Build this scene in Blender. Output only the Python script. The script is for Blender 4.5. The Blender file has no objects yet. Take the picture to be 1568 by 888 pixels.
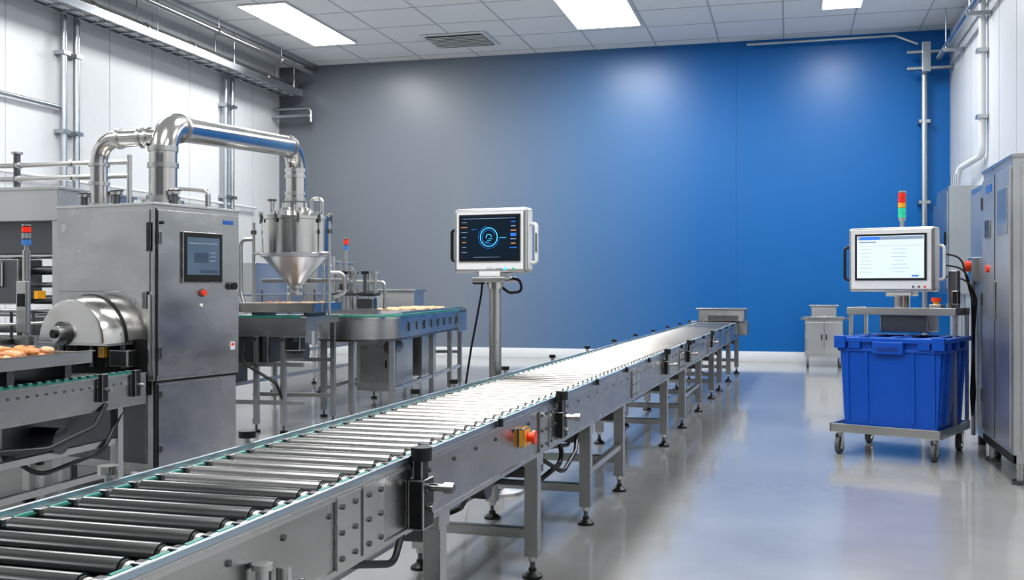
import bpy, bmesh, math, random
from mathutils import Vector, Matrix
random.seed(7)
S = bpy.context.scene

# ---------------------------------------------------------------- materials
def lin(h):
    h = h.lstrip('#'); o = []
    for i in (0, 2, 4):
        c = int(h[i:i+2], 16)/255
        o.append(c/12.92 if c <= .04045 else ((c+.055)/1.055)**2.4)
    return (o[0], o[1], o[2], 1)

def newmat(name):
    m = bpy.data.materials.new(name); m.use_nodes = True
    nt = m.node_tree; b = nt.nodes['Principled BSDF']
    return m, nt, b

def simple(name, col, rough=.5, metal=0, emit=0, coat=0, var=.015, ecol=None):
    m, nt, b = newmat(name)
    c = lin(col)
    tc = nt.nodes.new('ShaderNodeTexCoord')
    n = nt.nodes.new('ShaderNodeTexNoise'); n.inputs['Scale'].default_value = 9
    n.inputs['Detail'].default_value = 3
    nt.links.new(tc.outputs['Object'], n.inputs['Vector'])
    r = nt.nodes.new('ShaderNodeValToRGB')
    r.color_ramp.elements[0].position = .3; r.color_ramp.elements[1].position = .7
    r.color_ramp.elements[0].color = tuple(x*(1-var) for x in c[:3])+(1,)
    r.color_ramp.elements[1].color = tuple(min(1, x*(1+var)) for x in c[:3])+(1,)
    nt.links.new(n.outputs['Fac'], r.inputs['Fac'])
    nt.links.new(r.outputs['Color'], b.inputs['Base Color'])
    b.inputs['Roughness'].default_value = rough
    b.inputs['Metallic'].default_value = metal
    b.inputs['Coat Weight'].default_value = coat
    if emit:
        b.inputs['Emission Color'].default_value = lin(ecol or col)
        b.inputs['Emission Strength'].default_value = emit
    return m

def steel(name, col, r0=.2, r1=.4, scl=(1, 1, 1), wav=.0, noise=1.6, cv=.06, det=2):
    """brushed stainless: soft broad roughness drift, optional low-frequency sheet waviness"""
    m, nt, b = newmat(name)
    tc = nt.nodes.new('ShaderNodeTexCoord')
    mp = nt.nodes.new('ShaderNodeMapping'); mp.inputs['Scale'].default_value = scl
    nt.links.new(tc.outputs['Object'], mp.inputs['Vector'])
    n = nt.nodes.new('ShaderNodeTexNoise'); n.inputs['Scale'].default_value = noise
    n.inputs['Detail'].default_value = det; n.inputs['Roughness'].default_value = .45
    nt.links.new(mp.outputs['Vector'], n.inputs['Vector'])
    mr = nt.nodes.new('ShaderNodeMapRange')
    mr.inputs['From Min'].default_value = .25; mr.inputs['From Max'].default_value = .75
    mr.inputs['To Min'].default_value = r0; mr.inputs['To Max'].default_value = r1
    nt.links.new(n.outputs['Fac'], mr.inputs['Value'])
    nt.links.new(mr.outputs['Result'], b.inputs['Roughness'])
    c = lin(col)
    r = nt.nodes.new('ShaderNodeValToRGB')
    r.color_ramp.elements[0].position = .3; r.color_ramp.elements[1].position = .7
    r.color_ramp.elements[0].color = tuple(x*(1-cv) for x in c[:3])+(1,)
    r.color_ramp.elements[1].color = tuple(min(1, x*(1+cv)) for x in c[:3])+(1,)
    nt.links.new(n.outputs['Fac'], r.inputs['Fac'])
    nt.links.new(r.outputs['Color'], b.inputs['Base Color'])
    b.inputs['Metallic'].default_value = 1
    if wav:
        n2 = nt.nodes.new('ShaderNodeTexNoise'); n2.inputs['Scale'].default_value = 1.6
        n2.inputs['Detail'].default_value = 0
        nt.links.new(mp.outputs['Vector'], n2.inputs['Vector'])
        bp = nt.nodes.new('ShaderNodeBump'); bp.inputs['Strength'].default_value = wav
        bp.inputs['Distance'].default_value = .03
        nt.links.new(n2.outputs['Fac'], bp.inputs['Height'])
        nt.links.new(bp.outputs['Normal'], b.inputs['Normal'])
    return m

STEEL = steel('stainless_steel', '#c0c0bf', .24, .34)
STEELP = steel('satin_steel', '#cac8c5', .14, .21)
STEELR = steel('hopper_steel', '#b9bcc2', .36, .42)
STEELB = steel('brushed_panel', '#b0b0b0', .17, .34, scl=(1, 1, 1.8), wav=.12, cv=.13, det=3, noise=2.2)  # mottled base colour imitates cloudy reflections on the sheet
STEELD = steel('dark_steel', '#707174', .28, .4)
STEELC = steel('cabinet_steel', '#c2c3c4', .34, .44, wav=.03)
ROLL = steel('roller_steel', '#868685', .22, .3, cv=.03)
ROLLN = steel('roller_steel_near_shade', '#626363', .2, .28, cv=.03)
ROLLF = steel('roller_steel_far_sheen', '#989590', .27, .34, cv=.03)
GALV = steel('galvanised', '#b3b8bc', .3, .42)
WHITE = simple('white_plastic', '#e0e1e2', .35, coat=.2)
OFFW = simple('white_paint', '#d3d6d9', .5)
BLACK = simple('black_plastic', '#141517', .4)
DARK = simple('dark_void', '#0b0c0e', .7)
RUBBER = simple('grey_rubber', '#55585b', .6)
TEAL = simple('teal_belt', '#18776b', .45)
BLUEP = simple('blue_plastic', '#0553b4', .34, coat=.12)
BLUED = simple('blue_plastic_inner', '#083a8c', .5)
BLUEL = simple('blue_label', '#2c5fa8', .5)
GUIDE = steel('blue_guide_rail', '#a9bac8', .3, .38)
REDL = simple('red_lamp', '#d0301c', .3, emit=.25)
ORG = simple('orange_button', '#e0441a', .35)
YEL = simple('yellow_plate', '#e9a81e', .4)
GREENL = simple('green_lamp', '#2fae8a', .3, emit=.4)
BLUEL2 = simple('blue_lamp', '#3a6fa8', .3, emit=.2)
SCR_D = simple('screen_dark', '#0c1a26', .18, emit=.4, ecol='#122636', coat=.5)
SCR_G = simple('screen_grey', '#46586a', .2, emit=.25, coat=.5)
SCR_W = simple('screen_white', '#c8d4e2', .3, emit=.45, ecol='#d4e2f6')
UI_C = simple('ui_cyan', '#4ab6e8', .4, emit=.9)
UI_B = simple('ui_blue', '#2f6fc8', .4, emit=.6)
UI_G = simple('ui_slate', '#38485a', .4, emit=.15)
UI_O = simple('ui_orange', '#d8905a', .4, emit=.4)
UI_T = simple('ui_text', '#8d9db0', .4, emit=.2)
FOOD = simple('breaded_food', '#bb8455', .7, var=.3)
FOOD2 = simple('breaded_food_pale', '#cdaa88', .7, var=.3)
LAMP = simple('lamp_diffuser', '#ffffff', .5, emit=9.0)

# ---------------------------------------------------------------- builder
class B:
    def __init__(s, name, loc=(0, 0, 0), rz=0):
        s.name = name; s.loc = loc; s.rz = math.radians(rz)
        s.bm = bmesh.new(); s.mats = []
    def mi(s, m):
        if m not in s.mats: s.mats.append(m)
        return s.mats.index(m)
    def raw(s, vs, fs, m):
        i = s.mi(m); bv = [s.bm.verts.new(v) for v in vs]
        for f in fs:
            try:
                fc = s.bm.faces.new([bv[k] for k in f]); fc.material_index = i
            except ValueError: pass
        return bv
    def obox(s, c, size, m, rot=None, bev=0, seg=2):
        hx, hy, hz = [q/2 for q in size]
        vs = [Vector((x, y, z)) for x in (-hx, hx) for y in (-hy, hy) for z in (-hz, hz)]
        if rot: vs = [rot @ v for v in vs]
        vs = [v+Vector(c) for v in vs]
        fs = [(0, 1, 3, 2), (4, 6, 7, 5), (0, 4, 5, 1), (2, 3, 7, 6), (0, 2, 6, 4), (1, 5, 7, 3)]
        bv = s.raw(vs, fs, m)
        if bev:
            es = set(e for v in bv for e in v.link_edges)
            bmesh.ops.bevel(s.bm, geom=list(es), offset=bev, segments=seg, affect='EDGES', profile=.5)
    def box(s, x0, x1, y0, y1, z0, z1, m, bev=0, seg=2):
        s.obox(((x0+x1)/2, (y0+y1)/2, (z0+z1)/2), (abs(x1-x0), abs(y1-y0), abs(z1-z0)), m, None, bev, seg)
    def frame(s, d):
        d = d.normalized()
        u = Vector((0, 0, 1)).cross(d) if abs(d.z) < .95 else Vector((1, 0, 0)).cross(d)
        u.normalize(); return u, d.cross(u)
    def lathe(s, o, axis, prof, m, seg=24, a0=0, a1=360, caps=True):
        o = Vector(o); d = Vector(axis).normalized()
        u, v = s.frame(d)
        full = abs(a1-a0) >= 360; n = seg if full else seg+1
        vs = []
        for r, h in prof:
            for k in range(n):
                a = math.radians(a0+(a1-a0)*k/seg)
                vs.append(o+d*h+u*(r*math.cos(a))+v*(r*math.sin(a)))
        fs = []
        for j in range(len(prof)-1):
            for k in range(seg):
                k2 = (k+1) % n if full else k+1
                fs.append((j*n+k, j*n+k2, (j+1)*n+k2, (j+1)*n+k))
        if caps:
            if prof[0][0] > 1e-5: fs.append(tuple(range(n))[::-1])
            if prof[-1][0] > 1e-5: fs.append(tuple((len(prof)-1)*n+k for k in range(n)))
        s.raw(vs, fs, m)
    def cyl(s, p0, p1, r, m, r2=None, seg=18):
        p0 = Vector(p0); p1 = Vector(p1)
        s.lathe(p0, p1-p0, [(r, 0), (r if r2 is None else r2, (p1-p0).length)], m, seg)
    def pipe(s, pts, r, m, R=.1, seg=14):
        pts = [Vector(p) for p in pts]; path = [pts[0]]
        for i in range(1, len(pts)-1):
            a = (pts[i-1]-pts[i]); b = (pts[i+1]-pts[i]); la, lb = a.length, b.length
            a.normalize(); b.normalize()
            th = math.pi-a.angle(b)
            if th < .03: path.append(pts[i]); continue
            t = min(R*math.tan(th/2), la*.48, lb*.48)
            A = pts[i]+a*t; C = pts[i]+b*t; w = math.cos(th/2)
            for k in range(11):
                q = k/10; den = (1-q)**2+2*w*q*(1-q)+q*q
                path.append((A*(1-q)**2+pts[i]*(2*w*q*(1-q))+C*q*q)/den)
        path.append(pts[-1])
        vs = []; fs = []; u = None
        for i, p in enumerate(path):
            d = (path[min(i+1, len(path)-1)]-path[max(i-1, 0)]).normalized()
            if u is None: u, v = s.frame(d)
            else:
                u = (u-d*u.dot(d)).normalized(); v = d.cross(u)
            for k in range(seg):
                a = 2*math.pi*k/seg
                vs.append(p+u*(r*math.cos(a))+v*(r*math.sin(a)))
        for i in range(len(path)-1):
            for k in range(seg):
                k2 = (k+1) % seg
                fs.append((i*seg+k, i*seg+k2, (i+1)*seg+k2, (i+1)*seg+k))
        fs.append(tuple(range(seg))[::-1]); fs.append(tuple((len(path)-1)*seg+k for k in range(seg)))
        s.raw(vs, fs, m)
    def ring(s, c, n, r0, r1, m, seg=40, a0=0, a1=360, th=.002):
        s.lathe(c, n, [(r0, 0), (r0, th), (r1, th), (r1, 0)], m, seg, a0, a1, caps=False)
    def blob(s, c, sc, m, rz=0):
        t = bmesh.new(); bmesh.ops.create_icosphere(t, subdivisions=2, radius=1)
        M = Matrix.Rotation(rz, 3, 'Z') @ Matrix.Rotation(random.uniform(-.5, .5), 3, 'X')
        vs = []
        for v in t.verts:
            q = v.co*(1+random.uniform(-.08, .08))
            vs.append(M @ Vector((q.x*sc[0], q.y*sc[1], q.z*sc[2]))+Vector(c))
        fs = [[v.index for v in f.verts] for f in t.faces]
        s.raw(vs, fs, m); t.free()
    def done(s, wn=True):
        bm = s.bm
        bmesh.ops.recalc_face_normals(bm, faces=bm.faces[:])
        for f in bm.faces: f.smooth = True
        for e in bm.edges:
            if len(e.link_faces) == 2 and e.calc_face_angle(0) > math.radians(34): e.smooth = False
        me = bpy.data.meshes.new(s.name); bm.to_mesh(me); bm.free()
        for m in s.mats: me.materials.append(m)
        ob = bpy.data.objects.new(s.name, me); S.collection.objects.link(ob)
        ob.location = s.loc; ob.rotation_euler = (0, 0, s.rz)
        if wn:
            w = ob.modifiers.new('wn', 'WEIGHTED_NORMAL'); w.keep_sharp = True
        return ob

# ---------------------------------------------------------------- room
XL, XR, YB, YF, H = -10.85, 2.9, 21.2, -5.0, 6.27
def wallmat():
    m, nt, b = newmat('feature_wall_paint')
    tc = nt.nodes.new('ShaderNodeTexCoord'); sp = nt.nodes.new('ShaderNodeSeparateXYZ')
    nt.links.new(tc.outputs['Object'], sp.inputs[0])
    mr = nt.nodes.new('ShaderNodeMapRange')
    mr.inputs['From Min'].default_value = XL; mr.inputs['From Max'].default_value = XR
    nt.links.new(sp.outputs['X'], mr.inputs['Value'])
    r = nt.nodes.new('ShaderNodeValToRGB'); cr = r.color_ramp
    stops = [(-10.8, '#6a6e74'), (-6.7, '#767e89'), (-4.0, '#4c6f96'), (-1.6, '#0c609f'), (2.9, '#046bb2')]
    def ps(x): return (x-XL)/(XR-XL)
    cr.elements[0].position = ps(stops[0][0]); cr.elements[0].color = lin(stops[0][1])
    cr.elements[1].position = ps(stops[-1][0]); cr.elements[1].color = lin(stops[-1][1])
    for x, c in stops[1:-1]:
        e = cr.elements.new(ps(x)); e.color = lin(c)
    nt.links.new(mr.outputs['Result'], r.inputs['Fac'])
    nt.links.new(r.outputs['Color'], b.inputs['Base Color'])
    b.inputs['Roughness'].default_value = .34
    n = nt.nodes.new('ShaderNodeTexNoise'); n.inputs['Scale'].default_value = 40
    nt.links.new(tc.outputs['Object'], n.inputs['Vector'])
    bp = nt.nodes.new('ShaderNodeBump'); bp.inputs['Strength'].default_value = .05
    bp.inputs['Distance'].default_value = .01
    nt.links.new(n.outputs['Fac'], bp.inputs['Height']); nt.links.new(bp.outputs['Normal'], b.inputs['Normal'])
    return m
def floormat():
    m, nt, b = newmat('epoxy_floor')
    tc = nt.nodes.new('ShaderNodeTexCoord')
    n = nt.nodes.new('ShaderNodeTexNoise'); n.inputs['Scale'].default_value = .7
    n.inputs['Detail'].default_value = 5; n.inputs['Roughness'].default_value = .6
    nt.links.new(tc.outputs['Object'], n.inputs['Vector'])
    r = nt.nodes.new('ShaderNodeValToRGB')
    r.color_ramp.elements[0].position = .3; r.color_ramp.elements[0].color = lin('#939291')
    r.color_ramp.elements[1].position = .72; r.color_ramp.elements[1].color = lin('#a6a6a5')
    nt.links.new(n.outputs['Fac'], r.inputs['Fac']); nt.links.new(r.outputs['Color'], b.inputs['Base Color'])
    b.inputs['Roughness'].default_value = .16
    b.inputs['Coat Weight'].default_value = .5; b.inputs['Coat Roughness'].default_value = .06
    return m
WALLW = simple('white_panel_wall', '#cdd0d2', .4)
WALLG = simple('grey_rear_wall', '#5b5e62', .6)
CEIL = simple('ceiling_tile', '#dddfe0', .8)
SEAM = simple('seam_grey', '#aeb2b5', .6)
SEAMB = simple('seam_blue', '#0a5590', .5)

b = B('floor'); b.box(XL-.2, XR+.2, YF-.2, YB+.2, -.2, 0, floormat()); b.done(False)
b = B('ceiling'); b.box(XL-.2, XR+.2, YF-.2, YB+.2, H, H+.2, CEIL)
x = -9.95
while x < XR:
    b.box(x-.012, x+.012, YF, YB, H-.006, H, SEAM); x += 1.23
y = YB-.4
while y > YF:
    b.box(-9.95, XR, y-.012, y+.012, H-.005, H, SEAM); y -= 1.2
b.done(False)
b = B('wall_back'); b.box(XL-.2, XR+.2, YB, YB+.2, 0, H, wallmat())
b.box(-1.02, -1.008, YB-.003, YB, .22, H, SEAMB)
b.done(False)
b = B('wall_left'); b.box(XL-.2, XL, YF, YB, 0, H, WALLW)
y = YB-1.2
while y > YF: b.box(XL, XL+.004, y-.006, y+.006, 0, H, SEAM); y -= 1.2
b.done(False)
b = B('wall_right'); b.box(XR, XR+.2, YF, YB, 0, H, WALLW)
y = YB-1.2
while y > YF: b.box(XR-.004, XR, y-.006, y+.006, 0, H, SEAM); y -= 1.2
b.done(False)
b = B('wall_front'); b.box(XL-.2, XR+.2, YF-.2, YF, 0, H, WALLG); b.done(False)
b = B('baseboard_back'); b.box(XL, XR, YB-.03, YB, 0, .2, OFFW, .004); b.done(False)
b = B('baseboard_left'); b.box(XL, XL+.03, YF, YB-.03, 0, .2, OFFW); b.done(False)
b = B('baseboard_right'); b.box(XR-.03, XR, YF, YB-.03, 0, .2, OFFW); b.done(False)
b = B('trim_1'); b.box(-10.0, -9.92, YF, YB, H-.1, H, GALV); b.done(False)

# ceiling lights
for lx in (-8.68, -3.22, .86):
    w = .86 if lx < -8 else (1.15 if lx < 0 else .62)
    for ly in (-2.5, 4.0, 11.0, 17.8):
        L = 3.0 if lx < 0 else 2.4
        b = B('ceiling_light_panel')
        b.box(lx-w/2-.03, lx+w/2+.03, ly-L/2-.03, ly+L/2+.03, H-.03, H-.008, OFFW)
        b.box(lx-w/2, lx+w/2, ly-L/2, ly+L/2, H-.036, H-.028, LAMP)
        b.done(False)
        ld = bpy.data.lights.new('panel_lamp', 'AREA'); ld.shape = 'RECTANGLE'
        k_ = .3 if ly < 0 else (.85 if ly < 5 else (1 if ly < 15 else .85))
        ld.size = w; ld.size_y = L; ld.energy = 155*(w/.86)**.6*k_; ld.color = (1, .995, .985)
        lo = bpy.data.objects.new('panel_lamp', ld); S.collection.objects.link(lo)
        lo.location = (lx, ly, H-.05)
b = B('ceiling_air_vent')
b.box(-6.85, -5.55, 19.1, 20.2, H-.03, H-.008, OFFW, .004)
b.box(-6.75, -5.65, 19.18, 20.12, H-.034, H-.03, RUBBER)
for k in range(9):
    b.obox((-6.2, 19.22+k*.108, H-.05), (1.15, .085, .012), OFFW, Matrix.Rotation(.4, 3, 'X'))
b.done()

# ---------------------------------------------------------------- cable tray & wall pipes (left)
b = B('cable_tray')
for xx in (-10.55, -10.15): b.box(xx-.015, xx+.015, YF+.2, 20.9, 5.56, 5.68, GALV)
y = YF+.4
while y < 20.8:
    b.box(-10.55, -10.15, y-.02, y+.02, 5.56, 5.58, GALV); y += .35
for k in range(4): b.cyl((-10.47+k*.08, YF+.3, 5.61), (-10.47+k*.08, 20.9, 5.61), .03, OFFW if k % 2 else STEEL, seg=10)
b.cyl((-10.35, YF+.3, 5.74), (-10.35, 20.9, 5.74), .09, STEELP)
for k in range(16): b.cyl((-10.35, k*1.4, 5.74), (-10.35, k*1.4+.05, 5.74), .105, STEEL)
y = 0
while y < 21:
    b.cyl((-10.55, y+.5, 5.6), (-10.55, y+.5, H-.01), .012, GALV, seg=8)
    b.cyl((-10.15, y+.5, 5.6), (-10.15, y+.5, H-.01), .012, GALV, seg=8); y += 2.5
b.done()
b = B('overhead_conduit_pipe')
b.cyl((-9.8, YF+.2, 5.98), (-9.8, 20.6, 5.98), .045, STEELP)
for k in range(9): b.cyl((-9.8, k*2.4, 5.98), (-9.8, k*2.4+.08, 5.98), .065, STEEL); b.cyl((-9.8, k*2.4+.04, 6), (-9.8, k*2.4+.04, H-.01), .01, GALV, seg=8)
b.done()
b = B('conduit_riser_pipes')
for yy in (13.9, 14.2):
    b.cyl((XL+.12, yy, .3), (XL+.12, yy, 5.7), .05, GALV)
    for z in (1.4, 2.6, 3.8, 5.0): b.box(XL+.01, XL+.19, yy-.08, yy+.08, z, z+.06, GALV)
for yy in (18.7, 18.95):
    b.cyl((XL+.12, yy, .3), (XL+.12, yy, 5.7), .045, GALV)
    for z in (1.4, 3.2, 5.0): b.box(XL+.01, XL+.19, yy-.08, yy+.08, z, z+.06, GALV)
b.cyl((XL+.08, YF+.3, 4.2), (XL+.08, 14, 4.2), .03, GALV)
b.cyl((XL+.08, YF+.3, 3.1), (XL+.08, 20, 3.1), .025, OFFW)
b.pipe([(XL+.1, 20.9, 5.3), (XL+.9, 20.9, 5.3), (XL+.9, 20.9, 5.0)], .04, GALV)
b.box(XL+.05, XL+.9, 20.8, 20.95, 5.1, 5.16, GALV)
b.done()

# right side pipes
b = B('utility_pipework')
b.cyl((2.42, 20.95, .25), (2.42, 20.95, 5.75), .055, GALV)
for z in (1.5, 3.0, 4.5): b.box(2.32, 2.52, 20.9, YB-.01, z, z+.06, GALV)
for z in (5.45, 5.75): b.box(2.1, XR-.01, 20.7, 20.85, z, z+.05, GALV, .004)
b.box(2.35, 2.5, 20.65, 20.9, 5.4, 5.95, GALV, .01)
b.cyl((2.62, 20.6, 5.62), (2.62, 6, 5.62), .045, GALV)
b.cyl((2.75, 20.6, 5.78), (2.75, 6, 5.78), .03, GALV)
for yy in (19.5, 17, 14.5): b.box(2.55, XR-.01, yy-.03, yy+.03, 5.5, 5.56, GALV); b.cyl((2.6, yy, 5.5), (2.6, yy, H-.01), .012, GALV, seg=8)
b.pipe([(2.3, 20.85, 5.95), (1.9, 20.9, 6.14), (-.8, 20.95, 6.14)], .025, GALV)
b.pipe([(2.82, 17.3, 6.2), (2.82, 17.3, 3.45), (2.7, 18.7, 3.4), (2.62, 18.72, 3.02)], .05, OFFW, R=.15)
for z in (4.0, 5.0): b.box(2.74, XR-.01, 17.2, 17.4, z+.0, z+.06, GALV)
b.cyl((2.6, 17.6, .0), (2.6, 17.6, 1.34), .03, GALV); b.cyl((2.6, 18.3, .0), (2.6, 18.3, 1.34), .03, GALV)
b.done()
b = B('electrical_cabinet')
b.box(2.35, XR-.02, 17.3, 18.6, 1.35, 3.0, GALV, .01)
b.box(2.33, 2.35, 17.38, 18.52, 1.43, 2.92, GALV, .005)
b.box(2.31, 2.33, 17.5, 17.54, 2.1, 2.3, BLACK)
b.box(2.5, XR-.02, 18.9, 20.3, 1.6, 2.9, GALV, .01)
b.box(2.48, 2.5, 19.0, 20.2, 1.7, 2.8, GALV, .005)
for k in range(4): b.cyl((2.5, 17.4+k*.2, 3.0), (2.5, 17.4+k*.2, 3.2), .03, GALV)
b.done()

# ---------------------------------------------------------------- main roller conveyor
b = B('roller_conveyor', (-1.345, 0, 0), -1.65)
Y0, Y1 = 1.1, 18.75
for sx, ix in ((0, -.03), (-.69, -.66)):
    b.box(min(sx, ix), max(sx, ix), Y0, Y1, .625, .852, STEELB, .003)
    d = -1 if sx == 0 else 1
    b.box(min(sx, sx+d*.055), max(sx, sx+d*.055), Y0, Y1, .852, .858, STEEL)
    b.box(min(sx, sx+d*.055), max(sx, sx+d*.055), Y0, Y1, .617, .625, STEEL)
    b.box(sx+d*.058, sx+d*.070, Y0, Y1, .828, .842, TEAL)
    b.box(min(sx, sx+d*.014), max(sx, sx+d*.014), Y0, Y1, .858, .876, GUIDE, .002)
b.box(0, .006, Y0, Y1, .836, .852, STEEL, .002); b.box(0, .006, Y0, Y1, .625, .64, STEEL, .002)
y = Y0+.08; i = 0
while y < Y1-.25:
    rm = ROLLN if y < 2.9 else (ROLL if y < 4.4 else ROLLF)  # same rollers; brighter reflections with distance are painted into the steel colour
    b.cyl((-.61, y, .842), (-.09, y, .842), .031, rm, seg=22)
    b.cyl((-.09, y, .842), (-.082, y, .842), .027, BLACK, seg=14)
    b.cyl((-.082, y, .842), (-.066, y, .842), .024, STEEL, seg=14)
    b.cyl((-.63, y, .842), (-.61, y, .842), .024, BLACK, seg=14)
    b.cyl((-.655, y, .842), (-.03, y, .842), .009, STEEL, seg=8)
    b.box(-.062, -.034, y-.018, y+.018, .845, .868, BLACK, .004)
    b.box(-.656, -.628, y-.018, y+.018, .845, .868, BLACK, .004)
    b.cyl((-.642, y+.03, .858), (-.642, y+.1, .858), .009, TEAL, seg=8)
    b.cyl((-.05, y+.03, .858), (-.05, y+.1, .858), .009, TEAL, seg=8)
    if i % 2 == 0: b.cyl((0, y, .80), (.006, y, .80), .009, STEELD, seg=6)
    y += .133; i += 1
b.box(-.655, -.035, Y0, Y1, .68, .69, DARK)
for yy in (2.98, 5.25, 7.9, 10.6, 13.3, 16):
    b.box(0, .010, yy-.17, yy-.01, .635, .845, STEEL, .002)
    b.box(0, .010, yy+.01, yy+.17, .635, .845, STEEL, .002)
    for dy in (-.14, -.05, .05, .14):
        for z in (.665, .74, .815): b.cyl((.010, yy+dy, z), (.017, yy+dy, z), .009, STEELD, seg=6)
frames = [2.0, 3.75, 5.14, 6.38, 7.49, 9.7, 11.0, 12.5, 14.0, 15.1, 16.6, 18.2]
for fy in frames:
    for lx in (-.045, -.645):
        b.box(lx-.035, lx+.035, fy-.035, fy+.035, .11, .64, STEEL, .004)
        sx = .002 if lx > -.3 else -.002
        b.box(lx-.037+sx, lx+.037+sx, fy-.06, fy+.06, .56, .64, STEEL, .003)
        b.cyl((lx, fy, .02), (lx, fy, .12), .013, STEELD, seg=10)
        b.lathe((lx, fy, 0), (0, 0, 1), [(.05, 0), (.05, .015), (.02, .035), (.02, .05)], BLACK, 16)
        b.cyl((lx, fy, .085), (lx, fy, .11), .022, STEEL, seg=6)
    b.box(-.62, -.07, fy-.025, fy+.025, .2, .25, STEEL, .003)
    b.box(-.62, -.07, fy-.025, fy+.025, .50, .55, STEELD, .003)
for a, c in ((2.0, 3.75), (3.75, 5.14), (5.14, 7.49), (9.7, 12.5), (12.5, 15.1), (15.1, 18.2)):
    b.box(-.665, -.625, a, c, .205, .245, STEEL, .003)
for a, c in ((2.0, 3.75), (6.38, 7.49), (11, 12.5)):
    b.box(-.065, -.025, a, c, .3, .34, STEEL, .003)
for yy, s_ in ((3.42, 1.15), (5.45, 1), (9.4, .9), (11.0, .9), (13.4, .8)):
    b.box(.0, .05*s_, yy-.045*s_, yy+.045*s_, .86-.2*s_, .80, BLACK, .006)
    b.box(.01, .045, yy-.028*s_, yy+.028*s_, .78, .86+.02*s_, BLACK, .006)
    b.cyl((.03, yy, .86), (.03, yy, .905), .032*s_, BLACK, seg=14)
    b.cyl((.04, yy, .77), (.13*s_, yy, .77), .014, STEELP, seg=12)
    b.cyl((.10*s_, yy, .77), (.13*s_, yy, .77), .02, STEEL, seg=12)
    b.cyl((.05*s_, yy, .70), (.065*s_, yy, .70), .016, STEEL, seg=12)
    for dz in (.0, .05): b.cyl((.05*s_, yy-.025, .71+dz), (.054*s_, yy-.025, .71+dz), .008, STEELD, seg=6)
for k, yy in enumerate([2.75, 3.55, 5.25, 5.85, 6.9, 8.2, 9.5, 10.8, 12.1, 13.4, 14.7, 16, 17.2]):
    mm = STEELP if k == 0 else BLACK
    b.cyl((-.715, yy, .8), (-.715, yy, .90), .012, STEEL, seg=10)
    b.cyl((-.715, yy, .89), (-.715, yy, .915), .032 if k < 2 else .026, mm, seg=16)
    b.box(-.74, -.69, yy-.03, yy+.03, .80, .86, mm, .004)
for k in range(14):
    yy = 4.4+k*1.02
    b.cyl((.014, yy, .85), (.014, yy, .885), .012, BLACK, seg=10)
b.box(0, .03, 4.72, 4.83, .71, .80, YEL, .006)
b.cyl((.03, 4.775, .755), (.055, 4.775, .755), .022, ORG, seg=16)
b.cyl((.055, 4.775, .755), (.07, 4.775, .755), .032, ORG, seg=18)
b.cyl((-.5, 4.9, .5), (-.2, 4.9, .5), .07, STEELD); b.box(-.45, -.25, 4.8, 5.0, .56, .66, BLACK, .01)
b.cyl((-.4, 5.7, .5), (-.15, 5.7, .5), .06, STEELD); b.box(-.35, -.2, 5.6, 5.8, .5, .62, STEELD, .01)
b.box(-.2, -.06, 2.2, 2.6, .42, .62, STEELD, .01)
b.box(.0, .06, 2.30, 2.52, .58, .70, STEEL, .006)
b.cyl((.05, 2.40, .65), (.14, 2.40, .65), .032, STEELP); b.cyl((.14, 2.40, .65), (.18, 2.40, .65), .042, BLACK)
b.cyl((.03, 2.35, .70), (.03, 2.35, .76), .016, STEEL); b.cyl((.03, 2.46, .70), (.03, 2.46, .74), .02, STEEL)
b.cyl((.03, 2.35, .76), (.03, 2.35, .775), .026, STEEL)
b.pipe([(-.05, 5.6, .66), (-.02, 5.75, .5), (-.1, 5.4, .42), (-.25, 5.0, .5)], .014, BLACK, R=.15, seg=8)
b.pipe([(-.05, 6.2, .66), (-.0, 5.9, .52), (.0, 5.6, .45), (-.1, 5.3, .6)], .012, BLACK, R=.15, seg=8)
b.pipe([(-.3, 4.9, .45), (-.45, 5.2, .3), (-.6, 5.14, .26)], .012, BLACK, R=.15, seg=8)
b.pipe([(-.02, 3.4, .66), (.02, 3.2, .56), (-.02, 2.9, .63)], .012, BLACK, R=.12, seg=8)
b.pipe([(-.3, 7.0, .66), (-.2, 6.6, .45), (-.3, 6.0, .5), (-.3, 5.75, .5)], .012, BLACK, R=.15, seg=8)
# end station at far end
b.box(-.66, .10, 18.0, 18.7, .88, 1.08, STEEL, .01)
b.box(-.70, .14, 17.95, 18.75, 1.08, 1.1, STEEL, .004)
b.box(-.5, .0, 17.99, 18.0, .89, .98, STEELD)
b.box(0.0, .14, 18.1, 18.6, .65, .88, STEEL, .008)
b.box(-.80, -.69, 18.1, 18.6, .65, .88, STEEL, .008)
b.done()

# ---------------------------------------------------------------- monitor on pole
def monitor(b, w, h, dep, z0, scr, cx=0, cy=0):
    b.obox((cx, cy+dep*.3, z0+h/2), (w, dep*.6, h), WHITE, None, .026, 4)
    b.obox((cx, cy+dep*.75, z0+h/2), (w*.88, dep*.5, h*.86), WHITE, None, .03, 4)
    sw, sh = w*.84, h*.73; zc = z0+h*.54
    b.obox((cx, cy-.002, zc), (sw, .012, sh), BLACK, None, .003)
    b.obox((cx, cy-.010, zc), (sw*.93, .004, sh*.9), scr)
    return sw*.93, sh*.9, zc
b = B('control_terminal_on_pole', (-2.03, 7.12, 0), -8)
b.cyl((0, .1, .03), (0, .1, 1.5), .044, STEEL, seg=24)
b.lathe((0, .1, 0), (0, 0, 1), [(.2, 0), (.2, .02), (.07, .035), (.055, .09), (.055, .12)], STEEL, 28)
b.cyl((0, .1, 1.44), (0, .1, 1.5), .06, STEELP, seg=20)
b.box(-.13, .13, -.02, .2, 1.485, 1.525, STEEL, .01)
b.box(-.09, .09, .0, .18, 1.52, 1.57, WHITE, .01)
sw, sh, zc = monitor(b, .56, .455, .22, 1.55, SCR_D)
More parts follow.
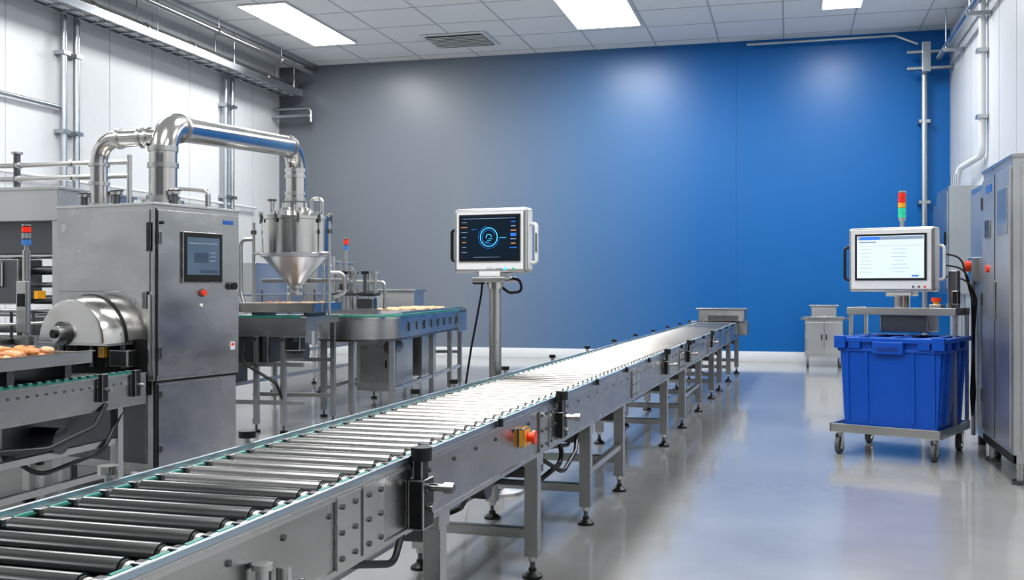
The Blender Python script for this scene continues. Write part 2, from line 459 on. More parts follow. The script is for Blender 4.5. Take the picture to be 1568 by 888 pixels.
yf = -.0135
b.ring((0, yf, zc+.005), (0, -1, 0), .062, .067, UI_C)
b.ring((0, yf, zc+.005), (0, -1, 0), .048, .051, UI_B, a0=20, a1=300)
b.ring((0, yf, zc+.005), (0, -1, 0), .078, .080, UI_B, a0=100, a1=350)
b.ring((0, yf, zc+.005), (0, -1, 0), .018, .022, UI_C, a0=0, a1=200)
for k in range(3): b.obox((0.0+k*.012-.01, yf, zc-.03+k*.012), (.03, .002, .003), UI_C)
for k in range(7):
    b.obox((-.19, yf, zc+.11-k*.035), (random.uniform(.03, .06), .002, .004), UI_O if k % 3 == 1 else UI_T)
    b.obox((.185, yf, zc+.11-k*.03), (random.uniform(.03, .06), .002, .006), (UI_B, UI_T, UI_O)[k % 3])
b.obox((0, yf, zc+.135), (.4, .002, .003), UI_T); b.obox((.185, yf, zc+.02), (.04, .002, .02), UI_B)
b.obox((-.02, yf, zc-.135), (.2, .002, .003), UI_T)
b.obox((.105, yf, zc+.0), (.05, .002, .003), UI_C); b.obox((-.11, yf, zc+.06), (.04, .002, .003), UI_B)
b.obox((0, -.002, 1.58), (.05, .004, .012), SEAM)
b.cyl((.12, -.006, 1.58), (.12, .0, 1.58), .010, UI_C); b.cyl((.18, -.008, 1.58), (.18, 0, 1.58), .008, GREENL)
for k in range(3): b.cyl((.05+k*.018, -.004, 1.58), (.05+k*.018, 0, 1.58), .004, RUBBER)
b.pipe([(-.27, .07, 1.86), (-.32, .06, 1.86), (-.32, .06, 1.64), (-.27, .07, 1.64)], .012, BLACK, R=.02)
b.pipe([(.27, .08, 1.89), (.325, .07, 1.89), (.325, .07, 1.62), (.27, .08, 1.62)], .013, WHITE, R=.02)
b.box(.318, .334, .055, .085, 1.69, 1.83, RUBBER, .005)
b.pipe([(-.09, .08, 1.5), (-.1, .08, 1.4), (-.2, .12, 1.0), (-.28, .15, .6), (-.24, .15, .12), (-.1, .1, .06)], .008, BLACK, R=.3, seg=8)
b.pipe([(.1, .12, 1.52), (.18, .12, 1.50), (.2, .12, 1.42), (.1, .12, 1.41), (.05, .1, 1.45)], .01, BLACK, R=.04, seg=8)
b.cyl((-.16, .08, 1.49), (-.08, .08, 1.49), .02, BLACK)
b.done()

# ---------------------------------------------------------------- large steel cabinet
b = B('stainless_processing_cabinet', (-4.25, 6.44, 0), -12)
W, D = .95, .87
b.box(-W, 0, 0, D, .80, 2.03, STEELB, .008)
b.box(-W+.02, -.02, .02, D-.01, .16, .8, STEELB, .006)
b.box(-W-.01, .01, -.01, D+.01, 2.02, 2.04, STEEL, .003)
for lx, ly in ((-W+.08, .08), (-.08, .08), (-.08, D-.08), (-W+.08, D-.08)):
    b.cyl((lx, ly, .03), (lx, ly, .17), .025, STEELD); b.cyl((lx, ly, 0), (lx, ly, .03), .05, BLACK)
b.box(0, .012, .035, D-.02, .835, 1.99, STEELB, .004)
b.box(-.02, .002, .018, .03, .2, 2.0, BLACK)
b.box(-.02, .0, .05, D-.04, .2, .775, STEELB, .004)
b.box(-.018, -.006, .03, D-.02, .785, .805, DARK)
b.box(.012, .03, .25, .66, 1.48, 1.85, BLACK, .008)
b.box(.03, .033, .29, .62, 1.54, 1.81, SCR_G)
b.box(.033, .034, .31, .6, 1.765, 1.77, UI_T); b.box(.033, .034, .36, .5, 1.63, 1.70, UI_G); b.box(.033, .034, .42, .6, 1.555, 1.575, UI_G)
for k in range(3): b.box(.033, .034, .52, .58, 1.64+k*.03, 1.645+k*.03, UI_T)
b.box(.012, .015, .68, .79, 1.92, 1.95, BLUEL)
b.cyl((.012, .46, 1.41), (.04, .46, 1.41), .022, ORG); b.cyl((.012, .46, 1.41), (.02, .46, 1.41), .03, RUBBER)
b.cyl((.012, .45, 1.32), (.02, .45, 1.32), .012, WHITE)
b.cyl((.012, .77, 1.46), (.05, .77, 1.46), .028, BLACK); b.box(.012, .03, .74, .8, 1.44, 1.48, BLACK, .006)
b.cyl((.012, .06, 1.9), (.03, .06, 1.9), .012, BLACK)
for z in (.95, 1.75): b.box(.012, .022, .035, .06, z, z+.09, STEELD, .003)
for z in (.3, .68): b.box(.0, .01, .06, .085, z, z+.05, STEELD, .003)
b.box(.012, .014, .76, .81, .98, 1.04, OFFW); b.box(.014, .0145, .77, .80, 1.01, 1.03, REDL)
# front face details
b.box(-W+.03, -.03, -.01, 0, 1.42, 1.99, STEELB, .004)
b.cyl((-W+.08, -.012, 1.88), (-W+.08, 0, 1.88), .03, STEEL)
b.box(-.09, -.05, -.02, -.01, 1.3, 1.42, STEELD, .004)
b.box(-.045, -.02, -.012, 0, .84, 1.4, STEEL, .003)
b.box(-.05, -.02, -.016, -.01, 1.7, 1.9, BLACK)
b.box(-W+.06, -.08, .012, .022, .22, .74, STEELD, .003)
b.box(-.90, -.06, -.006, .3, .70, 1.09, DARK)
def hood(b, cx, z0):
    rings = [(.34, 0, 0), (.34, .12, 0), (.33, .2, -.01), (.315, .245, -.02), (.29, .26, -.03)]
    n = 28; vs = []; fs = []
    for r, dy, sx in rings:
        for k in range(n+1):
            a = math.pi*k/n
            vs.append((cx+sx+r*1.0*math.cos(a), -dy, z0+r*math.sin(a)*.95))
    m = n+1
    for j in range(len(rings)-1):
        for k in range(n): fs.append((j*m+k, j*m+k+1, (j+1)*m+k+1, (j+1)*m+k))
    fs.append(tuple((len(rings)-1)*m+k for k in range(m)))
    fs.append(tuple(range(m))); fs.append(tuple([j*m for j in range(len(rings))]+[j*m+n for j in reversed(range(len(rings)))]))
    b.raw(vs, fs, STEELP)
    vs = []; fs = []
    for r, dy in ((.35, .08), (.35, .098), (.342, .098)):
        for k in range(n+1):
            a = math.pi*k/n; vs.append((cx+r*math.cos(a), -dy, z0+r*math.sin(a)*.95))
    for j in range(2):
        for k in range(n): fs.append((j*m+k, j*m+k+1, (j+1)*m+k+1, (j+1)*m+k))
    b.raw(vs, fs, BLACK)
    b.box(cx-.34, cx+.34, -.26, -.02, z0-.02, z0+.0, STEEL, .003)
hood(b, -.50, 1.07)
b.cyl((-.58, -.26, 1.13), (-.58, -.28, 1.13), .085, STEELD, seg=20); b.cyl((-.58, -.28, 1.13), (-.58, -.33, 1.13), .055, STEEL, seg=20)
b.cyl((-.58, -.33, 1.13), (-.58, -.35, 1.13), .03, BLACK)
for k in range(5): b.cyl((-.80+k*.15, -.08, .89), (-.80+k*.15, -.08, 1.05), .02, BLACK if k % 2 else STEELD)
b.box(-.3, -.12, -.12, -.02, .9, 1.02, BLACK, .01)
b.box(-.38, -.32, -.14, -.1, .96, 1.04, YEL, .004)
# fittings on roof
b.lathe((-.75, .35, 2.04), (0, 0, 1), [(.07, 0), (.07, .03), (.03, .04), (.03, .1), (.05, .1), (.05, .13), (0, .13)], STEEL, 16)
b.pipe([(-.1, .3, 2.04), (-.1, .3, 2.16), (-.02, .55, 2.16), (-.02, .55, 2.04)], .016, STEELP, R=.04)
b.pipe([(-.08, .62, 2.04), (-.08, .62, 2.17), (-.2, .75, 2.17), (-.2, .75, 2.04)], .02, STEEL, R=.04)
for q in ((-.1, .3), (-.36, .5), (-.9, .2), (-.5, .14)):
    b.cyl((q[0], q[1], 2.04), (q[0], q[1], 2.12), .025, STEELD); b.cyl((q[0], q[1], 2.12), (q[0], q[1], 2.14), .04, STEEL)
    b.box(q[0]-.06, q[0]+.06, q[1]-.01, q[1]+.01, 2.14, 2.155, BLACK, .003)
b.done()

# pipework linking cabinet and hopper
b = B('process_pipe')
P = Vector((-4.44, 6.85, 0)); Q = Vector((-4.96, 10.06, 0))
b.pipe([(P.x, P.y, 2.045), (P.x, P.y, 2.63), (Q.x, Q.y, 2.90), (Q.x, Q.y, 2.34)], .1, STEELP, R=.24, seg=32)
def flange(p, ax, r, t=.018):
    p = Vector(p); ax = Vector(ax).normalized()
    b.cyl(p-ax*t, p+ax*t, r, STEEL, seg=28)
for z, r in ((2.065, .15), (2.10, .12), (2.34, .112), (2.46, .109)): flange((P.x, P.y, z), (0, 0, 1), r)
for z in (2.36, 2.42, 2.60, 2.66): flange((Q.x, Q.y, z), (0, 0, 1), .113)
ax = Vector((Q.x-P.x, Q.y-P.y, .27)).normalized()
p0 = Vector((P.x, P.y, 2.63))
for t in (.27, 3.0): flange(p0+ax*t, ax, .113)
b.pipe([(-4.98, 6.85, 2.045), (-4.98, 6.85, 2.55), (P.x-.05, P.y, 2.55)], .062, STEELP, R=.16, seg=22)
for z in (2.06, 2.22, 2.36): b.cyl((-4.98, 6.85, z-.012), (-4.98, 6.85, z+.012), .076, STEEL, seg=22)
for x in (-4.80, -4.62, -4.56): b.cyl((x-.012, 6.85, 2.55), (x+.012, 6.85, 2.55), .077, STEEL, seg=22)
b.done()

# ---------------------------------------------------------------- hopper
b = B('cone_hopper', (-4.96, 10.06, 0), 0)
b.lathe((0, 0, 0), (0, 0, 1), [(.05, 1.40), (.05, 1.46), (.07, 1.47), (.335, 1.76), (.36, 1.765), (.36, 1.80)], STEELR, 48)
b.lathe((0, 0, 0), (0, 0, 1), [(.36, 1.80), (.35, 1.805), (.35, 2.14), (.365, 2.145), (.365, 2.175), (.33, 2.19), (.14, 2.27), (.14, 2.32), (.0, 2.32)], STEELP, 48)
b.cyl((0, 0, 1.37), (0, 0, 1.40), .085, STEEL, seg=24)
b.cyl((0, 0, 1.44), (0, 0, 1.47), .09, STEEL, seg=24)
for k in range(10):
    a = k*math.pi/5+.2; c, s_ = math.cos(a), math.sin(a)
    b.cyl((.37*c, .37*s_, 2.11), (.37*c, .37*s_, 2.2), .014, STEELD, seg=10)
    b.cyl((.37*c, .37*s_, 2.195), (.37*c, .37*s_, 2.22), .026, STEEL, seg=10)
for a in (-2.9, -.25, 1.3, 2.2):
    c, s_ = math.cos(a), math.sin(a)
    b.cyl((.44*c, .44*s_, 1.17), (.44*c, .44*s_, 2.12), .016, STEEL, seg=12)
    b.cyl((.34*c, .34*s_, 1.8), (.45*c, .45*s_, 1.8), .018, STEEL, seg=10)
    b.cyl((.44*c, .44*s_, 2.0), (.44*c, .44*s_, 2.04), .03, STEELD, seg=12)
b.pipe([(.2, -.05, 2.22), (.2, -.05, 2.36), (.32, -.05, 2.36), (.32, -.05, 2.18)], .018, STEEL, R=.04)
b.cyl((-.22, -.1, 2.2), (-.22, -.1, 2.34), .026, STEEL); b.cyl((-.22, -.1, 2.34), (-.22, -.1, 2.36), .045, STEELD)
b.cyl((.1, -.2, 2.2), (.1, -.2, 2.3), .02, STEEL)
b.cyl((.22, .17, 2.2), (.22, .17, 2.36), .022, STEEL)
b.pipe([(-.44, -.1, 1.95), (-.58, -.1, 1.95), (-.58, -.1, 1.4), (-.5, -.1, 1.17)], .022, STEEL, R=.07)
b.pipe([(.42, -.1, 1.6), (.56, -.05, 1.6), (.56, 0, 1.4), (.44, 0, 1.35)], .02, STEEL, R=.07)
b.box(-.5, .5, .2, .24, 1.5, 1.54, STEEL, .004)
b.done()

def legged(b, pts, z, w=.05, mat=None):
    mat = mat or STEEL
    for lx, ly in pts:
        b.box(lx-w/2, lx+w/2, ly-w/2, ly+w/2, .08, z, mat, .003)
        b.cyl((lx, ly, .02), (lx, ly, .1), .012, STEELD, seg=8); b.cyl((lx, ly, 0), (lx, ly, .025), .04, BLACK, seg=14)

b = B('filling_station_table', (-4.99, 10.02, 0), 3)
b.box(-.62, .35, -.45, .45, 1.08, 1.16, STEEL, .006)
b.box(-.63, .36, -.47, -.45, .96, 1.15, STEELB, .003)
b.box(-.60, .30, -.49, -.47, 1.15, 1.17, TEAL)
legged(b, [(-.58, -.4), (.1, -.42), (.3, .40), (-.58, .4), (-.2, -.4)], 1.08)
for z in (.28, .66): b.box(-.6, .3, -.42, -.38, z, z+.04, STEEL); b.box(-.6, .3, .36, .40, z, z+.04, STEEL)
b.box(-.5, -.1, -.35, .2, .68, .98, STEELD, .01); b.cyl((.0, -.2, .8), (.25, -.2, .8), .09, STEELD)
b.box(.1, .28, -.44, -.3, .82, .96, BLACK, .01)
for k in range(6): b.cyl((-.55+k*.16, -.5, .93), (-.55+k*.16, -.47, .93), .02, STEELD, seg=10)
b.pipe([(-.3, -.45, .9), (-.3, -.5, .7), (.05, -.48, .5), (.1, -.42, .3)], .015, BLACK, R=.1, seg=8)
b.box(-.36, .40, -.4, .3, 1.2, 1.22, STEEL)
for a in ((-.38, -.36, -.42, .32), (.40, .42, -.42, .32), (-.38, .42, -.42, -.40), (-.38, .42, .30, .32)): b.box(a[0], a[1], a[2], a[3], 1.2, 1.295, STEELP, .003)
b.box(-.3, -.26, -.3, .2, 1.16, 1.2, STEELD); b.box(.26, .3, -.3, .2, 1.16, 1.2, STEELD)
for k in range(60):
    b.blob((random.uniform(-.32, .35), random.uniform(-.36, .26), 1.25+random.uniform(0, .035)), (.045, .03, .025), FOOD if k % 3 == 0 else FOOD2, random.uniform(0, 3))
b.done()

def stadium(w, y0, y1, n=16):
    p = [(w*math.cos(math.pi+math.pi*k/n), y0+w*math.sin(math.pi+math.pi*k/n)) for k in range(n+1)]
    return p+[(w, y1), (-w, y1)]
def prism(b, poly, z0, z1, m):
    n = len(poly); vs = [(x, y, z0) for x, y in poly]+[(x, y, z1) for x, y in poly]
    fs = [(k, (k+1) % n, n+(k+1) % n, n+k) for k in range(n)]+[tuple(range(n))[::-1], tuple(range(n, 2*n))]
    b.raw(vs, fs, m)
b = B('transfer_conveyor', (-4.66, 11.0, 0), 6)
prism(b, stadium(.47, .1, 3.7), .88, 1.10, STEEL)
prism(b, stadium(.49, .1, 3.72), 1.10, 1.125, STEELP)
prism(b, stadium(.43, .1, 3.7), 1.125, 1.14, TEAL)
prism(b, stadium(.33, .1, 3.7), 1.14, 1.15, STEEL)
prism(b, stadium(.48, .1, 3.71), .86, .885, STEELD)
for sx in (-.46, .46): b.box(sx-.008, sx+.008, .2, 3.7, 1.15, 1.175, STEEL, .002)
for k in range(9):
    b.box(.47, .485, .4+k*.38, .43+k*.38, .95, 1.05, STEELD)
b.box(.47, .49, 3.2, 3.72, .82, 1.13, STEEL, .005)
b.box(-.47, .49, 3.7, 3.75, .82, 1.16, STEELB, .005)
legged(b, [(-.4, -.0), (.4, -.05), (.0, -.25), (-.4, 2), (.42, 1.8), (.42, 2.9), (.42, 3.6), (-.4, 3.6)], .88, .06)
for z in (.3,): b.box(.4, .44, -.05, 3.6, z, z+.04, STEEL); b.box(-.42, -.38, -.0, 3.6, z, z+.04, STEEL)
b.box(-.4, .4, 3.58, 3.62, .5, .54, STEEL)
b.box(-.3, .2, .9, 1.7, .2, .82, STEEL, .01); b.box(-.3, .25, 2.0, 2.8, .3, .82, STEEL, .01)
b.box(-.25, .15, .892, .9, .3, .75, STEELB, .003); b.box(.06, .09, .88, .892, .48, .58, BLACK, .003)
b.cyl((.2, .6, .75), (.2, .9, .75), .08, STEELD)
for k in range(60): b.blob((random.uniform(-.3, .3), random.uniform(1.6, 3.5), 1.165), (.05, .035, .02), FOOD2, random.uniform(0, 3))
b.done()

b = B('packing_conveyor', (-6.6, 9.3, 0), 0)
b.box(-.4, .4, 0, 5.6, .86, 1.05, STEEL, .005); b.box(-.36, .36, 0.02, 5.58, 1.05, 1.06, TEAL); b.box(-.28, .28, .02, 5.58, 1.06, 1.07, STEEL)
for sx in (-.44, .44):
    b.cyl((sx, 0, 1.2), (sx, 5.6, 1.2), .014, STEEL, seg=10); b.cyl((sx, 0, 1.36), (sx, 5.6, 1.36), .012, STEEL, seg=10)
    for k in range(8): b.cyl((sx, .1+k*.73, .95), (sx, .1+k*.73, 1.42), .012, STEELD, seg=8)
legged(b, [(sx, .2+k*1.3) for sx in (-.35, .35) for k in range(5)], .86)
for z in (.3, .6): b.box(.33, .37, .2, 5.3, z, z+.04, STEEL)
b.box(-.35, .35, 2.3, 3.6, 1.05, 1.75, STEELC, .01); b.box(.2, .42, 3.9, 4.4, 1.1, 1.75, STEELC, .01)
b.box(-.3, .3, 1.0, 2.2, .3, .84, STEELD, .01)
b.pipe([(.3, 4.6, 1.05), (.3, 4.6, 1.8), (.3, 5.4, 1.8), (.3, 5.4, 1.05)], .03, STEEL, R=.1)
for k in range(3): b.cyl((.3, .5+k*.55, 1.05), (.3, .5+k*.55, 1.9), .02, STEEL); b.cyl((.3, .5+k*.55, 1.55), (.3, .5+k*.55, 1.65), .05, STEELD)
b.done()

b = B('steel_collection_bin', (-5.9, 15.6, 0), 5)
b.box(-.3, .3, -.3, .3, 1.0, 1.4, STEELC, .01); b.box(-.33, .33, -.33, .33, 1.38, 1.42, STEEL, .005)
legged(b, [(-.25, -.25), (.25, -.25), (.25, .25), (-.25, .25)], 1.0); b.box(-.25, .25, -.27, -.23, .4, .44, STEEL)
b.done()

def tower(name, x, y, z0, z1, base_z, cols, r=.03, base_r=.05):
    b = B(name, (x, y, 0))
    b.cyl((0, 0, base_z), (0, 0, z0), .018, STEEL, seg=12)
    b.cyl((0, 0, base_z), (0, 0, base_z+.02), base_r, STEEL)
    n = len(cols); h = (z1-z0)/n
    for k, c in enumerate(cols):
        b.cyl((0, 0, z0+k*h), (0, 0, z0+(k+1)*h-.006), r, c, seg=20)
        b.cyl((0, 0, z0+(k+1)*h-.006), (0, 0, z0+(k+1)*h), r*1.03, BLACK, seg=20)
    b.cyl((0, 0, z1), (0, 0, z1+.012), r, STEEL, seg=20)
    return b
b = tower('signal_tower_light', -5.78, 7.05, 1.78, 1.93, 1.05, [BLUEL2, GALV, REDL], .035, .09)
b.cyl((0, 0, 1.0), (0, 0, 1.74), .03, STEEL); b.box(-.05, .05, -.06, -.02, 1.1, 1.5, STEEL, .01); b.box(-.03, .03, -.07, -.06, 1.3, 1.4, BLACK)
b.cyl((0, 0, 1.0), (0, 0, 1.05), .09, STEEL)
b.done()
b = tower('signal_tower_light', -4.96, 11.35, 1.88, 2.01, 1.151, [BLUEL2, REDL], .026, .06)
b.cyl((-.06, 0, 1.151), (-.06, 0, 1.78), .014, STEEL); b.box(-.08, .03, -.02, .02, 1.42, 1.5, STEELD)
b.done()

b = B('valve_manifold', (-4.78, 11.15, 1.151), 6)
b.cyl((-.24, .0, 0), (-.24, .0, .65), .025, STEEL); b.cyl((-.05, .06, 0), (-.05, .06, .5), .03, STEEL)
b.cyl((.15, .1, 0), (.15, .1, .45), .02, STEEL)
b.cyl((-.25, 0, .36), (.3, 0, .36), .022, STEEL); b.cyl((-.25, 0, .23), (.3, 0, .23), .03, STEELD)
for k in range(5):
    b.cyl((-.22+k*.12, -.03, .23), (-.22+k*.12, -.03, .45), .02, STEELD if k % 2 else STEEL)
    b.cyl((-.22+k*.12, -.03, .45), (-.22+k*.12, -.03, .48), .045, BLACK if k % 2 else STEEL)
b.box(-.25, .3, -.05, .05, 0, .05, STEEL); b.box(.05, .25, -.08, .08, .05, .18, STEELD, .01)
b.pipe([(.28, .0, .36), (.36, .0, .36), (.36, .0, .05)], .018, STEEL, R=.05)
b.done()

# ---------------------------------------------------------------- infeed conveyor + tray
b = B('infeed_conveyor', (-4.24, 0, 0), 0)
b.box(-.03, 0, 2.6, 6.34, .66, .865, STEELB, .004); b.box(-.8, -.77, 2.6, 6.34, .66, .865, STEELB, .004)
b.box(-.77, -.03, 2.6, 6.34, .76, .78, STEELD)
b.box(-.06, .005, 2.6, 6.34, .865, .872, STEEL); b.box(-.8, -.74, 2.6, 6.34, .865, .872, STEEL)
y = 2.7
while y < 6.3:
    b.cyl((-.72, y, .845), (-.08, y, .845), .025, ROLL, seg=12)
    b.box(-.075, -.045, y-.02, y+.02, .868, .892, TEAL, .004)
    b.box(-.755, -.725, y-.02, y+.02, .868, .892, TEAL, .004)
    b.cyl((0, y, .82), (.006, y, .82), .008, STEELD, seg=6)
    y += .08
b.box(-.07, -.05, 2.6, 6.34, .868, .878, TEAL)
legged(b, [(-.06, 3.3), (-.74, 3.3), (-.06, 4.9), (-.74, 4.9), (-.06, 6.1), (-.74, 6.1)], .66, .06)
for z in (.22, .42): b.box(-.72, -.08, 4.88, 4.92, z, z+.04, STEEL); b.box(-.08, -.04, 3.3, 6.1, z, z+.04, STEEL)
b.box(-.6, -.2, 5.2, 5.8, .4, .64, STEELD, .01); b.cyl((-.2, 5.5, .52), (-.02, 5.5, .52), .08, STEELD)
b.pipe([(.0, 5.9, .7), (.06, 5.7, .58), (.04, 5.3, .5), (-.02, 4.7, .55), (-.05, 4.4, .6)], .016, BLACK, R=.2, seg=8)
b.pipe([(-.05, 6.2, .7), (-.02, 5.9, .4), (-.1, 5.4, .32), (-.2, 5.2, .5)], .014, BLACK, R=.2, seg=8)
for yy in (5.85, 6.2):
    b.box(0, .035, yy-.03, yy+.03, .72, .9, BLACK, .005); b.cyl((.03, yy, .8), (.08, yy, .8), .014, STEEL)
b.done()
b = B('product_tray', (-4.585, 5.12, .045), 0)
b.box(-.3, .3, -.68, .66, .93, .945, STEEL)
for a in ((-.32, -.3, -.7, .68), (.3, .32, -.7, .68), (-.3, .3, -.7, -.68), (-.3, .3, .66, .68)): b.box(a[0], a[1], a[2], a[3], .93, 1.0, STEEL, .003)
b.box(-.335, -.3, -.71, .69, 1.0, 1.008, STEELP); b.box(.3, .335, -.71, .69, 1.0, 1.008, STEELP)
for yy in (-.5, 0, .5): b.box(-.28, .28, yy-.03, yy+.03, .828, .93, STEELD)
for k in range(330):
    yy = random.uniform(-.62, .4); xx = random.uniform(-.26, .26)
    b.blob((xx, yy, .965+random.uniform(0, .065)), (.045, .028, .024), FOOD if k % 3 else FOOD2, random.uniform(0, 3))
b.done()

# ---------------------------------------------------------------- machine far left
b = B('packaging_machine', (-6.9, 8.4, 0), 0)
b.box(-.9, .75, -.5, .6, 2.03, 2.32, STEEL, .01)
b.box(-.92, .77, -.52, .62, 2.30, 2.33, STEEL, .004)
for lx in (-.85, .7):
    for ly in (-.45, .55): b.box(lx-.03, lx+.03, ly-.03, ly+.03, 0, 2.05, STEEL, .003)
b.box(-.9, .75, -.45, .55, .82, .98, STEEL, .006)
b.box(-.8, .6, -.2, .5, 1.75, 2.03, STEELD)
for k in range(6):
    z = 1.08+k*.13
    b.cyl((-.9, -.3+.06*(k % 2), z), (.8, -.3+.06*(k % 2), z), .025 if k % 2 else .04, STEEL if k % 2 else STEELD)
b.box(-.7, -.3, -.5, -.2, 1.1, 1.5, BLACK, .01); b.box(.05, .35, -.52, -.2, 1.3, 1.7, STEELD, .01)
b.box(-.1, .2, -.56, -.52, 1.45, 1.68, WHITE, .01); b.box(.5, .54, -.5, -.4, 1.35, 1.42, YEL)
b.box(.3, .7, -.48, -.3, .98, 1.2, STEELD, .01)
for z in (2.42, 2.54):
    b.cyl((-1.2, -.35, z), (1.35, -.35, z), .022, STEEL)
    for x in (-.5, .2, .75, 1.1): b.cyl((x, -.35, z), (x+.03, -.35, z), .035, STEEL)
b.cyl((.2, -.35, 2.33), (.2, -.35, 2.64), .03, STEELD); b.cyl((.2, -.35, 2.64), (.2, -.35, 2.66), .05, STEEL)
b.cyl((1.35, -.35, 0), (1.35, -.35, 2.6), .022, STEEL)
b.box(-.85, .65, -.4, .5, .1, .7, STEELD, .01)
b.done()
b = B('accumulation_table', (-6.35, 6.6, 0), 0)
b.box(-1.1, .45, -.9, .9, .9, 1.0, STEEL, .006)
for k in range(9):
    if k not in (6, 7): b.cyl((-1.0, -.8+k*.2, 1.03), (.4, -.8+k*.2, 1.03), .025, ROLL, seg=12)
b.box(.45, .47, -.9, .9, .85, 1.05, STEELB, .003)
for k in range(7): b.cyl((.43, -.8+k*.25, 1.0), (.43, -.8+k*.25, 1.28), .012, STEELD, seg=8)
b.cyl((.43, -.9, 1.27), (.43, .9, 1.27), .014, STEEL); b.cyl((.43, -.9, 1.16), (.43, .9, 1.16), .014, STEEL)
for k in range(3): b.box(-.9+k*.33, -.7+k*.33, -.3+.1*k, -.1+.1*k, 1.05, 1.22+.05*k, STEELD if k % 2 else STEEL, .01)
legged(b, [(-1.0, -.8), (.4, -.8), (.4, .8), (-1.0, .8)], .9, .06)
b.box(-.8, .3, -.6, .6, .3, .85, STEELD, .01)
b.box(.36, .44, -.8, .8, .3, .34, STEEL)
b.done()

# ---------------------------------------------------------------- cart, crate, monitor (right)
CX, CY, CR = .95, 9.93, -22
b = B('equipment_trolley', (CX, CY, 0), CR)
b.box(-.46, .46, -.46, .46, .20, .225, STEEL, .006)
for a in ((-.47, -.45, -.47, .47), (.45, .47, -.47, .47), (-.47, .47, -.47, -.45), (-.47, .47, .45, .47)):
    b.box(a[0], a[1], a[2], a[3], .19, .265, STEEL, .004)
for lx in (-.4, .4):
    for ly in (-.4, .4):
        b.box(lx-.05, lx+.05, ly-.05, ly+.05, .185, .2, STEEL, .003)
        b.cyl((lx, ly, .15), (lx, ly, .19), .025, STEEL)
        for q in (-.026, .026):
            b.obox((lx+q, ly-.015, .115), (.006, .06, .11), STEEL, None, .002)
        b.cyl((lx-.018, ly-.02, .075), (lx+.018, ly-.02, .075), .075, RUBBER, seg=24)
        b.cyl((lx-.022, ly-.02, .075), (lx+.022, ly-.02, .075), .04, STEELP, seg=18)
        b.cyl((lx-.032, ly-.02, .075), (lx+.032, ly-.02, .075), .012, STEEL, seg=10)
for lx, ly in ((-.45, .02), (.45, .02), (-.45, .44), (.45, .44)):
    b.box(lx-.015, lx+.015, ly-.015, ly+.015, .225, 1.22, STEEL, .003)
b.box(-.47, .47, -.02, .46, 1.215, 1.24, STEEL, .005)
for a in ((-.47, .47, -.03, -.015), (-.47, -.455, -.02, .46), (.455, .47, -.02, .46)): b.box(a[0], a[1], a[2], a[3], 1.205, 1.27, STEEL, .003)
b.box(-.2, .22, .05, .4, 1.05, 1.21, STEELD, .01)
b.box(-.13, .13, .12, .36, 1.24, 1.265, WHITE, .008)
b.box(-.4, .0, .0, .1, 1.24, 1.262, OFFW, .006)
b.cyl((-.06, .24, 1.26), (-.06, .24, 1.42), .07, STEELP, seg=20); b.box(-.18, .06, .14, .34, 1.37, 1.42, WHITE, .012)
b.box(.24, .34, .0, .1, 1.24, 1.30, STEEL, .005); b.cyl((.29, .05, 1.30), (.29, .05, 1.325), .025, YEL); b.cyl((.29, .05, 1.325), (.29, .05, 1.36), .04, ORG, seg=20)
b.cyl((.4, .02, 1.26), (.4, .02, 1.31), .02, STEELP)
sw, sh, zc = monitor(b, .76, .58, .32, 1.41, SCR_W, cx=-.12, cy=.1)
yf = .0885; c0 = -.06
b.obox((c0-.06, yf, zc+sh/2-.02), (sw*.98, .002, .03), UI_T)
b.obox((c0-.24, yf, zc+sh/2-.02), (sw*.3, .003, .028), UI_B)
b.obox((c0-.26, yf, zc+sh/2-.055), (sw*.26, .002, .012), UI_T)
b.obox((c0-.06, yf, zc+sh/2-.09), (sw*.95, .002, .002), UI_T)
for k in range(7): b.obox((c0-.28, yf, zc+.07-k*.034), (random.uniform(.06, .12), .002, .003), UI_T); b.obox((c0+.02, yf, zc+.07-k*.034), (random.uniform(.08, .2), .002, .003), UI_T)
b.obox((c0+.16, yf, zc-.17), (.06, .002, .014), UI_B)
for k in range(3): b.cyl((.08+k*.05, .094, 1.455), (.08+k*.05, .1, 1.455), .01, ORG if k == 2 else RUBBER)
b.pipe([(-.49, .2, 1.82), (-.56, .18, 1.82), (-.56, .18, 1.52), (-.49, .2, 1.52)], .014, BLACK, R=.03)
b.pipe([(.25, .25, 1.82), (.31, .23, 1.82), (.31, .23, 1.52), (.25, .25, 1.52)], .014, WHITE, R=.03)
b.cyl((-.10, .38, 1.9), (-.10, .38, 2.08), .018, STEEL); b.cyl((-.10, .38, 2.06), (-.10, .38, 2.09), .03, STEEL)
for k, c in enumerate((GREENL, GREENL, YEL, REDL, REDL)): b.cyl((-.10, .38, 2.09+k*.046), (-.10, .38, 2.132+k*.046), .034, c, seg=20)
b.cyl((-.10, .38, 2.32), (-.10, .38, 2.335), .034, STEEL)
for k in range(3):
    b.pipe([(.28, .34, 1.75-k*.1), (.42+.03*k, .36, 1.72-k*.1), (.50+.02*k, .4, 1.35), (.5, .45, .9), (.53-.02*k, .4, .5), (.48, .5, .3)], .008, BLACK, R=.2, seg=8)
b.box(.32, .40, .3, .42, 1.24, 1.6, STEELD, .008); b.box(.38, .43, .2, .3, 1.3, 1.42, BLACK, .006)
b.done()

